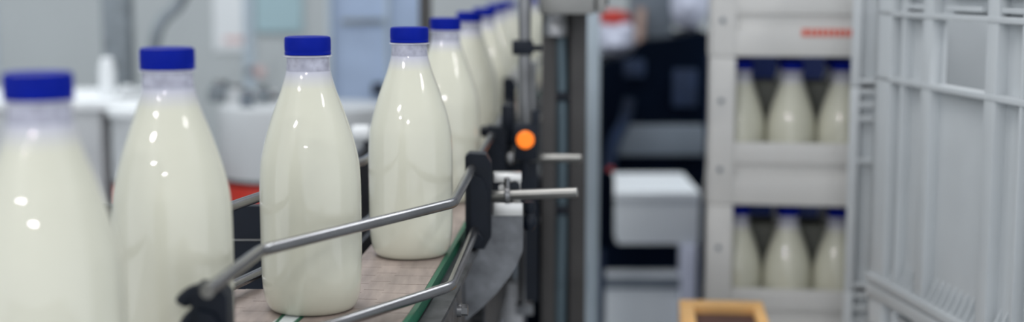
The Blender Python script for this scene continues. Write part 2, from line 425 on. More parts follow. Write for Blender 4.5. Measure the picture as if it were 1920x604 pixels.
# bent top tab
t0 = W(925, 326, 1.462); t1 = W(978, 343, 1.462)
mb = MB(); mb.box(((t0.x + t1.x) / 2, 1.463, (t0.z + t1.z) / 2), (t1.x - t0.x, .004, t0.z - t1.z), bevel=.0015)
mb.box(((t0.x + t1.x) / 2, 1.472, t0.z - .001), (t1.x - t0.x, .018, .003), bevel=.001)
mb.box(((t0.x + t1.x) / 2 + .010, 1.470, (t1.z + t0.z) / 2 - .014), (.008, .004, .034), bevel=.001)
mb.build('tab', M_lip, ct)
MB().cyl(W(941, 352, 1.458), W(941, 352, 1.466), .004, 6).build('bolt', M_bright, ct)
MB().cyl(W(966, 350, 1.456), W(966, 350, 1.470), .0055, 6).build('bolt', M_black, ct)
# bracket plate below the rod: bright folded lip above, dark curved web below
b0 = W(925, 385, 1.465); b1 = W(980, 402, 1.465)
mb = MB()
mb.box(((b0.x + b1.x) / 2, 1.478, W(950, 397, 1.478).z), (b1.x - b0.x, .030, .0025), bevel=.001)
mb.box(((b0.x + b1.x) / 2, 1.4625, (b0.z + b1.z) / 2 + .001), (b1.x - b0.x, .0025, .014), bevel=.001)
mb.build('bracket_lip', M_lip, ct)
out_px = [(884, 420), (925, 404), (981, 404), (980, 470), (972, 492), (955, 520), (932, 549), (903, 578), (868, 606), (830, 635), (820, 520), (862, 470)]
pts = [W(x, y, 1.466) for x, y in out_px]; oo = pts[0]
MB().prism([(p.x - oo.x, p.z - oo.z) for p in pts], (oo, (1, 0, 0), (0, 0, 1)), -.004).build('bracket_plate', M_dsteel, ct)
mb = MB()
kx = W(992, 410, 1.48)
mb.lathe([(.004, 0), (.0065, .003), (.0085, .008), (.0080, .013), (.0045, .019), (.0065, .024), (.006, .032)], (kx.x, 1.485, kx.z - .014), 20)
mb.build('knob', M_black, ct)
# nearest clamp, low left, hooked lever
cn = thing('rail_clamp', 'blurred black clamp with a hook at the low near end of the upper front rail', 'clamp', (-.19, .89, Z), 'black rail clamps')
n0 = W(398, 536, .89); z0 = EYE.z - .2695
mb = MB(); clamp_block(mb, n0.x, .89, n0.z + .002, z0, .0235, .022); mb.build('clamp_block', M_black, cn)
hook = [W(388, 546, .884), W(372, 547, .884), W(358, 554, .884), W(345, 564, .884), W(341, 570, .884)]
mb = MB(); mb.tube(spline(hook, 5), [.0045 + .0012 * math.sin(k / 20 * PI) for k in range(21)], 14); mb.build('lever', M_black, cn)
hook = [W(382, 582, .884), W(366, 590, .884), W(352, 606, .884), W(350, 622, .884)]
MB().tube(spline(hook, 5), .005, 14).build('lever', M_black, cn)
MB().cyl((n0.x + .01, .89, EYE.z - .232), (-.07, .89, EYE.z - .232), .0055, 20, .0006).build('rod', M_bright, cn)
MB().bb((-.082, .885, Z - .25), (-.070, .895, EYE.z - .225)).build('bracket_plate', M_dsteel, cn)
# second clamp farther along, with orange sensor eye
c2_ = thing('rail_clamp', 'blurred black clamp behind the big one, on a steel rod below the orange eye', 'clamp', (-.02, 1.77, Z), 'black rail clamps')
q = W(928, 300, 1.77)
mb = MB(); clamp_block(mb, q.x + .001, 1.775, W(928, 236, 1.77).z, EYE.z - .277, .027, .03); mb.build('clamp_block', M_black, c2_)
mb = MB(); x0 = W(905, 240, 1.78); mb.box((q.x - .004, 1.79, W(0, 246, 1.79).z), (.030, .03, .012), bevel=.003); mb.box((q.x + .016, 1.80, W(0, 232, 1.8).z), (.016, .02, .05), bevel=.003)
mb.build('clamp_jaw', M_black, c2_)
r0 = W(945, 296, 1.77); r1 = W(1090, 297, 1.75)
MB().cyl(r0, r1, .0055, 24, .0006).build('rod', M_bright, c2_)
MB().cyl(W(957, 297, 1.765) - Vector((.004, 0, 0)), W(957, 297, 1.765) + Vector((.004, 0, 0)), .0085, 20, .001).build('rod_collar', M_steel, c2_)
MB().bb((W(936, 0, 1.80).x, 1.80, W(0, 385, 1.8).z), (W(1010, 0, 1.80).x, 1.81, W(0, 262, 1.80).z), .004).bb((W(985, 0, 1.80).x, 1.80, Z - .15), (W(1010, 0, 1.80).x, 1.81, W(0, 380, 1.80).z)).build('bracket_plate', M_black, c2_)
MB().cyl(W(962, 286, 1.768), W(968, 270, 1.768), .0035, 12).build('bolt', M_bright, c2_)
# orange sensor
sn = thing('sensor', 'round orange sensor eye in a black housing above the second steel rod', 'sensor', tuple(W(985, 262, 1.74)))
s0 = W(985, 262, 1.74)
MB().cyl(s0 + Vector((0, -.006, 0)), s0 + Vector((0, .002, 0)), .0112, 32, .0015).build('lens', M_orange, sn)
mb = MB(); mb.box(s0 + Vector((.001, .012, -.004)), (.030, .020, .046), bevel=.003); mb.box(s0 + Vector((.013, .018, .010)), (.010, .016, .052), bevel=.003)
mb.build('housing', M_black, sn)
MB().cyl(s0 + Vector((0, .014, -.05)), s0 + Vector((0, .014, -.01)), .006, 16).build('stem', M_black, sn)
# third clamp far away with the curved steel deflector
c3 = thing('rail_clamp', 'small far black clamp left of the thin steel pole, topped by a curved steel plate', 'clamp', (-.0, 2.45, Z), 'black rail clamps')
mb = MB(); clamp_block(mb, W(953, 170, 2.25).x + .002, 2.26, W(0, 145, 2.26).z, EYE.z - .26, .022, .03); mb.build('clamp_block', M_black, c3)
arc = [W(949, 152, 2.27), W(957, 138, 2.27), W(970, 126, 2.275), W(986, 117, 2.28), W(1006, 112, 2.29)]
mb = MB()
sp = spline(arc, 6)
for a_, b_ in zip(sp, sp[1:]):
    mb._add([a_, b_, b_ + Vector((0, .02, 0)), a_ + Vector((0, .02, 0)), a_ + Vector((.002, 0, -.020)), b_ + Vector((.002, 0, -.020)), b_ + Vector((.002, .02, -.020)), a_ + Vector((.002, .02, -.020))],
            [(0, 1, 2, 3), (7, 6, 5, 4), (0, 4, 5, 1), (1, 5, 6, 2), (2, 6, 7, 3), (3, 7, 4, 0)])
mb.build('deflector', M_lip, c3)
MB().cyl((W(960, 0, 2.26).x, 2.26, EYE.z - .225), (.10, 2.26, EYE.z - .225), .0055, 20).build('rod', M_bright, c3)
MB().bb((.053, 2.23, Z - .15), (.061, 2.29, EYE.z - .215)).build('bracket_plate', M_dsteel, c3)

# ------------------------------------------------------------------ poles, post and overhead block on the right of the line
pl = thing('support_pole', 'thin vertical steel pole with a black cross clamp in front of the far bottles', 'pole', (W(983, 60, 1.86).x, 1.86, Z - .17))
px_ = W(984, 60, 1.86).x
MB().cyl((px_, 1.86, Z - .17), (px_, 1.86, 1.75), .0083, 24).build('pole', M_steel, pl)
cz = W(984, 89, 1.85).z
mb = MB(); mb.box((W(980, 0, 1.85).x, 1.855, cz), (W(1000, 0, 1.85).x - W(960, 0, 1.85).x, .030, .019), bevel=.003)
mb.box((W(1005, 0, 1.85).x, 1.855, cz - .001), (.016, .012, .008), bevel=.001)
mb.build('cross_clamp', M_black, pl)
MB().bb((px_ - .012, 1.845, Z - .18), (px_ + .012, 1.875, Z - .166), .001).build('foot', M_dsteel, pl)
mb = MB(); pz = W(1000, 150, 1.9)
MB().cyl((W(998, 0, 1.9).x, 1.9, Z - .17), (W(998, 0, 1.9).x, 1.9, W(0, 118, 1.9).z), .0052, 16).build('side_rod', M_steel, pl)

post = thing('machine_post', 'wide taupe upright post with a blue-grey hose inside its channel', 'post', (.08, 2.05, 0))
yP = 2.0
xa, xb, xc, xd = [W(v, 302, yP).x for v in (1016, 1042, 1068, 1099)]
mb = MB()
mb.bb((xa, yP, 0.006), (xb, yP + .05, 1.9), .0015); mb.bb((xc, yP, 0.006), (xd, yP + .05, 1.9), .0015); mb.bb((xb - .004, yP + .034, 0.006), (xc + .004, yP + .05, 1.9))
mb.build('channel', M_taupe, post)
MB().bb((xa - .03, yP - .02, 0), (xd + .03, yP + .06, .008)).build('foot_plate', M_steel, post)
hx = W(1053, 300, yP + .014).x
MB().tube(spline([(hx - .004, yP + .012, W(0, 40, yP).z), (hx, yP + .014, 1.05), (hx + .001, yP + .014, .9), (hx - .001, yP + .014, .7), (hx, yP + .014, .3), (hx, yP + .014, .1)], 8), .0098, 18).build('hose', M_hose, post)
for py in (182, 395):
    MB().bb((W(1040, 0, yP).x, yP + .002, W(0, py + 9, yP).z), (W(1070, 0, yP).x, yP + .028, W(0, py - 9, yP).z), .003).build('hose_clip', M_black, post)
f1 = W(1043, 70, yP - .02)
mb = MB(); mb.lathe([(.012, 0), (.0165, .002), (.0165, .018), (.0155, .020), (.0155, .034), (.012, .036)], (f1.x, yP - .018, f1.z), 24); mb.build('hose_fitting', M_steel, post)
hb = thing('overhead_beam', 'grey steel beam end bolted across the top of the taupe post', 'beam', (.09, 1.93, W(0, 27, 1.93).z))
mb = MB(); z27 = W(0, 27, 1.92).z
mb.bb((W(1011, 0, 1.92).x, 1.92, z27), (W(1115, 0, 1.92).x, 2.0 - .001, z27 + .10), .003)
mb.build('beam_body', M_bright, hb)
MB().bb((W(1119, 0, 1.92).x, 1.922, z27 + .002), (W(1137, 0, 1.92).x, 1.998, z27 + .09), .002).bb((W(1114, 0, 1.92).x, 1.94, z27 + .02), (W(1120, 0, 1.92).x, 1.98, z27 + .08)).build('end_cap', M_bright, hb)
MB().bb((W(1137, 0, 1.92).x, 1.94, z27 + .012), (W(1143, 0, 1.92).x, 1.965, z27 + .05), .001).build('latch', M_black, hb)
gf = MB().bb((W(1103, 0, 2.75).x, 2.75, 0), (W(1126, 0, 2.75).x, 2.78, 1.9), .002).build('guard_frame_post', M_alu)
tag(gf, 'pale blue-grey upright frame post just right of the taupe post', 'post')
o = MB().bb((W(785, 0, 2.75).x, 2.75, 0), (W(808, 0, 2.75).x, 2.775, 1.9), .002).build('guard_post', M_taupe)
tag(o, 'dark slim post rising behind the cap of the bottle at the green strip', 'post')

# clutter below the rods: lower drive parts between clamp and post
dv = thing('drive_unit', 'dark drive housing with small grey fittings beside the conveyor, under the steel rods', 'machine part', (.05, 1.95, 0))
MB().bb((W(985, 0, 2.1).x, 2.06, Z - .5), (W(1040, 0, 2.1).x, 2.10, W(0, 330, 2.1).z), .004).build('housing', M_navy, dv)
MB().bb((W(975, 0, 2.1).x, 2.065, .0), (W(984, 0, 2.1).x, 2.09, W(0, 480, 2.1).z), .002).build('leg', M_taupe, dv)
for (x, y, r) in ((1003, 412, .007), (990, 430, .006), (1003, 455, .005), (985, 480, .006), (1000, 520, .006)):
    c = W(x, y, 2.055); MB().cyl(c, c + Vector((0, .008, 0)), r, 16, .001).build('fitting', M_steel, dv)
o = MB().lathe([(.03, 0), (.036, .01), (.036, .10), (.02, .13), (.012, .14)], (W(930, 0, 3.1).x, 3.1, W(0, 604, 3.1).z - .06), 24)
# pale drums standing under the line
for k, (x0, x1, yt, lab) in enumerate(((922, 948, 560, 'pale blue-white canister under the conveyor, left one of two'), (966, 992, 556, 'pale blue-white canister under the conveyor, next to the taupe post'))):
    Y = 3.3; xc_ = W((x0 + x1) / 2, yt, Y).x; zt_ = W(0, yt, Y).z; r = (W(x1, yt, Y).x - W(x0, yt, Y).x) / 2
    t_ = thing('canister', lab, 'canister', (xc_, Y, 0), 'canisters under the line')
    MB().lathe([(r * .9, 0), (r, .01), (r, zt_ - .05), (r * .85, zt_ - .02), (r * .4, zt_ - .008)], (xc_, Y, 0), 28).build('body', M_cloth, t_)
    MB().cyl((xc_, Y, zt_ - .009), (xc_, Y, zt_ + .012), r * .4, 20, .002).build('lid', M_black, t_)
o.bm.free()

# ------------------------------------------------------------------ dark panel behind the left rails
pn = thing('machine_cladding', 'black L-shaped machine panel with a thin bright edge behind the rear rails', 'panel', (-.3, 1.4, 0))
xr = -.2
zt_ = EYE.z - .226
mb = MB(); mb.bb((-.56, 1.385, 0.0), (xr, 1.40, zt_)); mb.bb((xr - .008, 1.40, 0.0), (xr, 2.0, zt_)); mb.build('panel', M_black, pn)
MB().bb((-.56, 1.383, EYE.z - .2610), (xr - .002, 1.3855, EYE.z - .2600)).build('edge_strip', M_bright, pn)
kb = thing('white_roller', 'small white roller on a black stub between the sharp bottle and the next', 'roller', (W(677, 255, 1.93).x, 1.93, zt_))
wk = W(677, 254, 1.93)
MB().cyl(wk + Vector((-.013, 0, .002)), wk + Vector((.013, 0, .002)), .0125, 28, .003).build('roller', M_paper, kb)
MB().bb((xr - .006, 1.92, zt_), (xr - .001, 1.94, wk.z), .001).build('stub', M_black, kb)
MB().cyl(W(683, 281, 1.9), W(683, 281, 1.925), .006, 14).build('stub_bolt', M_black, kb)

# ------------------------------------------------------------------ rounded white machine on the left
wm = thing('round_guard', 'long off-white machine guard with rounded ends on a red skirt, behind the bottles', 'machine', (W(540, 0, 3.0).x, 3.15, 0))
def stadium(mb, x0, x1, yc, r, z0, z1, bev=.012, n=18):
    out = []
    for k in range(n + 1):
        a = -PI / 2 + PI * k / n; out.append((x1 - r + r * math.cos(a), yc + r * math.sin(a)))
    for k in range(n + 1):
        a = PI / 2 + PI * k / n; out.append((x0 + r + r * math.cos(a), yc + r * math.sin(a)))
    cx = (x0 + x1) / 2
    def ring(sh, z):
        return [mb.bm.verts.new((x + (cx - x) / abs(x1 - x0) * 2 * sh, yc + (y - yc) * (1 - sh / r), z)) for x, y in out]
    rs = [ring(0, z0), ring(0, z1 - bev), ring(bev * .3, z1 - bev * .3), ring(bev, z1)]
    N = len(out)
    for a_, b_ in zip(rs, rs[1:]):
        for k in range(N): mb.bm.faces.new([a_[k], a_[(k + 1) % N], b_[(k + 1) % N], b_[k]])
    mb.bm.faces.new(list(reversed(rs[0]))); mb.bm.faces.new(rs[-1])
gx0, gx1 = W(378, 0, 3.0).x * 1.0, W(712, 0, 3.0).x
zt1 = W(0, 207, 3.0).z; zb1 = W(0, 344, 3.0).z
mb = MB(); stadium(mb, gx0, gx1, 3.15, .14, zb1, zt1); mb.build('guard_shell', M_guard, wm)
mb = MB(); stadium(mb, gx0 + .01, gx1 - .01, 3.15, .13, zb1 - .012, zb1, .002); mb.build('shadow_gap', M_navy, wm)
mb = MB(); stadium(mb, gx0 + .005, gx1 - .005, 3.15, .135, zb1 - .11, zb1 - .012, .004); mb.build('skirt', M_red, wm)
mb = MB(); stadium(mb, gx0 + .03, gx1 - .03, 3.15, .11, 0, zb1 - .11, .004); mb.build('base', M_greyp, wm)
wm2 = thing('round_guard', 'short off-white drum guard on a red skirt between the two nearest bottles', 'machine', (W(220, 0, 2.9).x, 3.0, 0))
gx0, gx1 = W(176, 0, 2.9).x, W(330, 0, 2.9).x
zt2 = W(0, 212, 2.9).z; zb2 = W(0, 346, 2.9).z
mb = MB(); stadium(mb, gx0, gx1, 3.0, .075, zb2, zt2); mb.build('guard_shell', M_guard, wm2)
mb = MB(); stadium(mb, gx0 - .008, gx1 + .008, 3.0, .082, zt2 - .012, zt2 + .006, .004); mb.build('top_rim', M_paper, wm2)
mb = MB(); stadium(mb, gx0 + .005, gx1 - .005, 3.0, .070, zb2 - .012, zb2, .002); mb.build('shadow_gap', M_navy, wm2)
mb = MB(); stadium(mb, gx0 + .002, gx1 - .002, 3.0, .073, zb2 - .11, zb2 - .012, .002); mb.build('skirt', M_red, wm2)
mb = MB(); stadium(mb, gx0 + .02, gx1 - .02, 3.0, .05, 0, zb2 - .11, .002); mb.build('base', M_greyp, wm2)
tb = thing('side_table', 'white worktop on a pale cabinet behind the nearest bottle', 'table', (-1.05, 3.45, 0))
zt3 = W(0, 190, 3.2).z
MB().bb((-1.6, 3.2, zt3 - .022), (W(262, 0, 3.2).x, 3.6, zt3), .004).build('worktop', M_paper, tb)
MB().bb((-1.58, 3.22, .06), (W(180, 0, 3.22).x, 3.58, zt3 - .022), .004).build('cabinet', M_guard, tb)
MB().bb((-1.55, 3.25, 0), (W(176, 0, 3.25).x, 3.55, .06)).build('plinth', M_greyp, tb)
MB().bb((W(255, 0, 3.3).x - .03, 3.25, 0), (W(255, 0, 3.3).x, 3.55, zt3 - .022)).build('leg', M_guard, tb)
wp = thing('white_dispenser', 'slim white cylinder standing on the white worktop at the foot of the grey post', 'dispenser', (W(196, 0, 3.3).x, 3.3, zt3))
r = .019
MB().lathe([(r * .96, 0), (r, .004), (r, W(0, 122, 3.3).z - zt3 - .01), (r * .9, W(0, 122, 3.3).z - zt3)], (W(196, 0, 3.3).x, 3.3, zt3), 28).build('body', M_paper, wp)
MB().lathe([(r * .8, 0), (r * .8, .012), (r * .5, .018)], (W(196, 0, 3.3).x, 3.3, W(0, 122, 3.3).z), 24).build('lid', M_paper, wp)
bx_ = thing('black_tray', 'low black device with a pale lid on the white worktop', 'device', (W(233, 0, 3.3).x, 3.3, zt3))
xx0, xx1 = W(213, 0, 3.28).x, W(254, 0, 3.28).x
MB().bb((xx0, 3.28, zt3), (xx1, 3.36, W(0, 186, 3.28).z), .004).build('body', M_black, bx_)
MB().bb((xx0 + .004, 3.285, W(0, 186, 3.28).z), (xx1 - .004, 3.355, W(0, 174, 3.28).z), .004).build('lid', M_guard, bx_)
MB().cyl((W(232, 0, 3.32).x, 3.32, W(0, 174, 3.28).z), (W(232, 0, 3.32).x, 3.32, W(0, 162, 3.28).z), .012, 20, .003).build('knob', M_paper, bx_)
o = MB().bb((W(188, 0, 3.9).x, 3.9, 0), (W(237, 0, 3.9).x, 3.97, 2.2), .004).build('grey_post', M_gpost)
tag(o, 'mottled grey upright post behind the white worktop', 'post')
hs = thing('bent_pipe', 'blurred grey pipe curving up above the second bottle cap', 'pipe', (W(285, 0, 3.7).x, 3.7, 0))
MB().tube(spline([W(352, -60, 3.7), W(348, -20, 3.7), W(332, 12, 3.7), W(308, 34, 3.7), W(294, 60, 3.7), W(288, 110, 3.7), W(288, 190, 3.7), Vector((W(288, 0, 3.7).x, 3.7, .01))], 6), .016, 16).build('pipe', M_gpost, hs)
# fittings on top of the long guard
def fitting(x, y0, y1, w, Y, m, name, lab, cat, g=None):
    zt = W(x, y0, Y).z; zz = zt1 if g else zt1
    t_ = thing(name, lab, cat, (W(x, 0, Y).x, Y, zt1))
    r_ = w * Y / F / 2
    MB().lathe([(r_, 0), (r_, (zt - zt1) * .55), (r_ * .8, (zt - zt1) * .6), (r_ * .8, (zt - zt1) * .8)], (W(x, 0, Y).x, Y, zt1), 24).build('body', m, t_)
    MB().cyl((W(x, 0, Y).x, Y, zt1 + (zt - zt1) * .8), (W(x, 0, Y).x, Y, zt), r_ * .55, 16, .001).build('cap', M_steel, t_)
fitting(458, 166, 205, 26, 3.08, M_greyp, 'valve', 'small dark valve on the long off-white guard', 'valve')
fitting(440, 158, 205, 40, 3.20, M_guard, 'motor', 'pale squat motor housing on the long guard, left of the dark valve', 'motor')
fitting(410, 150, 205, 50, 3.23, M_gpost, 'gear_housing', 'grey gear housing at the left end of the long guard', 'machine part')
fitting(490, 160, 205, 30, 3.18, M_gpost, 'level_sensor', 'grey level sensor on the long guard, just left of the sharp bottle', 'sensor')
bt = thing('cross_tube', 'pale tube lying along the top of the long guard', 'tube', (W(440, 0, 3.25).x, 3.26, zt1))
MB().cyl((W(385, 0, 3.26).x, 3.265, zt1 + .012), (W(520, 0, 3.26).x, 3.265, zt1 + .012), .011, 20).build('tube', M_steel, bt)
# blue guard doors
bd = thing('guard_door', 'pale blue guard panel in a grey frame between the sharp bottle and the next', 'guard door', (W(680, 0, 3.7).x, 3.7, 0))
MB().bb((W(618, 0, 3.7).x, 3.7, .1), (W(790, 0, 3.7).x, 3.71, 1.9)).build('panel', M_blueg, bd)
MB().bb((W(722, 0, 3.69).x, 3.685, .1), (W(729, 0, 3.69).x, 3.70, 1.9)).build('stile', M_alu, bd)
MB().bb((W(612, 0, 3.69).x, 3.685, 0), (W(620, 0, 3.69).x, 3.71, 1.9)).build('frame', M_alu, bd)
MB().bb((W(787, 0, 3.69).x, 3.685, 0), (W(895, 0, 3.69).x, 3.69, 1.9)).build('frame', M_wall, bd)
MB().bb((W(695, 0, 3.66).x, 3.66, W(0, 178, 3.66).z), (W(716, 0, 3.66).x, 3.685, W(0, 156, 3.66).z), .003).build('latch', M_black, bd)
MB().bb((W(640, 0, 3.68).x, 3.67, W(0, 44, 3.68).z), (W(720, 0, 3.68).x, 3.685, W(0, 34, 3.68).z), .003).build('rail', M_gpost, bd)
# notices on the wall
nb = thing('notice_board', 'pale teal board on the back wall above the sharp bottle cap', 'board', (W(521, 20, 5.38).x, 5.38, 1.0))
MB().bb((W(478, 0, 5.38).x, 5.38, W(0, 60, 5.38).z), (W(566, 0, 5.38).x, 5.4, W(0, -60, 5.38).z)).build('board', M_teal, nb)
nt_ = thing('wall_notice', 'white notice with faded red print on the back wall, left of the teal board', 'notice', (W(435, 20, 5.38).x, 5.38, 1.0))
MB().bb((W(398, 0, 5.38).x, 5.388, W(0, 96, 5.38).z), (W(474, 0, 5.38).x, 5.4, W(0, -60, 5.38).z)).build('sheet', M_paper, nt_)
mb = MB()
for k in range(6): mb.bb((W(418 + k * 7, 0, 5.38).x, 5.385, W(0, 80, 5.38).z), (W(423 + k * 7, 0, 5.38).x, 5.388, W(0, 70, 5.38).z))
mb.build('red_print', M_pink, nt_)
nt2 = thing('wall_notice', 'small notice with red print low on the back wall, left of the sharp bottle', 'notice', (W(475, 130, 5.38).x, 5.38, .8))
MB().bb((W(445, 0, 5.38).x, 5.388, W(0, 150, 5.38).z), (W(505, 0, 5.38).x, 5.4, W(0, 112, 5.38).z)).build('sheet', M_wall, nt2)
mb = MB()
for k in range(5): mb.bb((W(458 + k * 7, 0, 5.38).x, 5.385, W(0, 142, 5.38).z), (W(463 + k * 7, 0, 5.38).x, 5.388, W(0, 126, 5.38).z))
mb.build('red_print', M_pink, nt2)

# ------------------------------------------------------------------ dark machinery in the middle distance
def wb(mb, x0, y0, x1, y1, Y, d, bev=.006):
    """box whose front face covers the pixel rectangle at distance Y"""
    a = W(x0, (y0 + y1) / 2, Y); b = W(x1, (y0 + y1) / 2, Y)
    return mb.bb((a.x, Y, W(0, y1, Y).z), (b.x, Y + d, W(0, y0, Y).z), bev)
dm = thing('filling_machine', 'dark navy machine with a grey cross panel behind the pale frame post', 'machine', (W(1225, 0, 3.9).x, 4.0, 0))
mb = MB()
out_px = [(1128, 335), (1126, 122), (1150, 114), (1182, 108), (1205, 78), (1262, 72), (1290, 66), (1318, 60), (1330, 60), (1330, 335)]
pts = [W(x, y, 3.9) for x, y in out_px]; oo = pts[0]
mb.prism([(p.x - oo.x, p.z - oo.z) for p in pts], (oo, (1, 0, 0), (0, 0, 1)), -.35)
mb.build('housing', M_navy, dm)
mb = MB(); wb(mb, 1158, 236, 1322, 292, 3.85, .048); mb.build('cross_panel', M_greyp, dm)
mb = MB(); wb(mb, 1170, 112, 1210, 145, 3.88, .02); mb.build('vent', M_bluedk, dm)
mb = MB()
mb.tube(spline([W(1140, 330, 3.84), W(1150, 270, 3.84), W(1172, 225, 3.84), W(1180, 185, 3.84)], 5), .016, 14); mb.build('cable_bundle', M_bluedk, dm)
mb = MB(); wb(mb, 1262, 130, 1308, 200, 3.88, .02); mb.build('side_vent', M_bluedk, dm)
xl, xr_ = W(1135, 0, 4.0).x, W(1325, 0, 4.0).x
for x in (xl, xr_ - .04):
    MB().bb((x, 3.95, 0), (x + .04, 4.2, W(0, 330, 3.9).z)).build('leg', M_navy, dm)
mb = MB(); wb(mb, 1188, -80, 1262, 74, 4.0, .2); mb.build('upper_cover', M_greyp, dm)
def blob(name, pts, m, par=None):
    bm = bmesh.new()
    mb = MB(); mb.bm.free(); mb.bm = bm
    bmesh.ops.create_icosphere(bm, subdivisions=3, radius=1.0)
    c, s_ = pts
    for v in bm.verts:
        n_ = v.co.copy(); k = 1 + .10 * math.sin(5 * n_.x + 2) * math.cos(4 * n_.z + 1) + .07 * math.sin(9 * n_.z + 3 * n_.y)
        v.co = Vector((c[0] + n_.x * s_[0] * k, c[1] + n_.y * s_[1] * k, c[2] + n_.z * s_[2] * k))
    return mb.build(name, m, par)
sk = thing('white_sack', 'white plastic sack with a red top lying on the dark machine', 'sack', tuple(W(1155, 100, 3.9)))
c = W(1152, 72, 4.0); blob('sack_body', (c, (.066, .07, .060)), M_cloth, sk)
c = W(1150, 36, 4.0); blob('red_top', (c, (.052, .05, .025)), M_red, sk)
tc_ = thing('tan_bundle', 'tan cardboard roll standing beside the red-topped sack', 'roll', tuple(W(1200, 80, 4.0)))
c = W(1198, 80, 3.97); MB().tube([c, W(1203, 15, 3.97)], [.016, .013], 18).build('roll', M_tan, tc_)
fl = thing('film_bag', 'pale lavender plastic bag on the dark machine, close to the crate stack', 'bag', tuple(W(1290, 62, 4.0)))
c = W(1290, -4, 4.02); blob('bag_body', (c, (.060, .06, .100)), M_cloth, fl)
# grey bins on a frame
bn = thing('grey_bin_unit', 'light grey two-tier bin unit with a dark slot, left of the crate stack', 'bins', (W(1220, 0, 3.1).x, 3.2, 0))
mb = MB(); wb(mb, 1156, 372, 1312, 460, 3.1, .30, .01); mb.build('upper_bin', M_bin, bn)
mb = MB(); wb(mb, 1150, 360, 1314, 378, 3.09, .32, .006); mb.build('bin_lip', M_bin, bn)
mb = MB(); wb(mb, 1128, 460, 1272, 512, 3.14, .30, .002); mb.build('slot', M_navy, bn)
a = W(1128, 540, 3.1); b = W(1275, 540, 3.1)
MB().bb((a.x, 3.1, .02), (b.x, 3.45, W(0, 512, 3.1).z), .01).build('lower_bin', M_bin, bn)
MB().bb((a.x - .003, 3.09, W(0, 540, 3.1).z), (b.x, 3.10, W(0, 520, 3.1).z), .002).build('bin_lip', M_greyp, bn)
MB().bb((b.x, 3.085, 0), (W(1314, 0, 3.1).x, 3.44, W(0, 460, 3.1).z), .006).build('side_upright', M_cloth, bn)
MB().bb((a.x + .01, 3.12, 0), (b.x - .01, 3.42, .02)).build('plinth', M_greyp, bn)
dr = thing('dark_canister', 'near-black round-topped canister left of the grey bins', 'canister', (W(1131, 0, 2.95).x, 2.95, 0))
r = 24 * 2.95 / F; zt_ = W(0, 320, 2.95).z; zb_ = W(0, 462, 2.95).z
MB().lathe([(r * .9, zb_), (r, zb_ + .008), (r, zt_ - .02), (r * .9, zt_ - .006), (r * .6, zt_)], (W(1131, 0, 2.95).x, 2.95, 0), 32).build('body', M_navy, dr)
MB().lathe([(r * 1.05, 0), (r * 1.05, .015), (r * .35, .02), (r * .35, zb_)], (W(1131, 0, 2.95).x, 2.95, 0), 24).build('pedestal', M_bluedk, dr)
MB().cyl((W(1150, 0, 2.9).x, 2.93, W(0, 326, 2.9).z), (W(1150, 0, 2.9).x, 2.93, W(0, 317, 2.9).z), .007, 16, .002).build('red_button', M_red, dr)

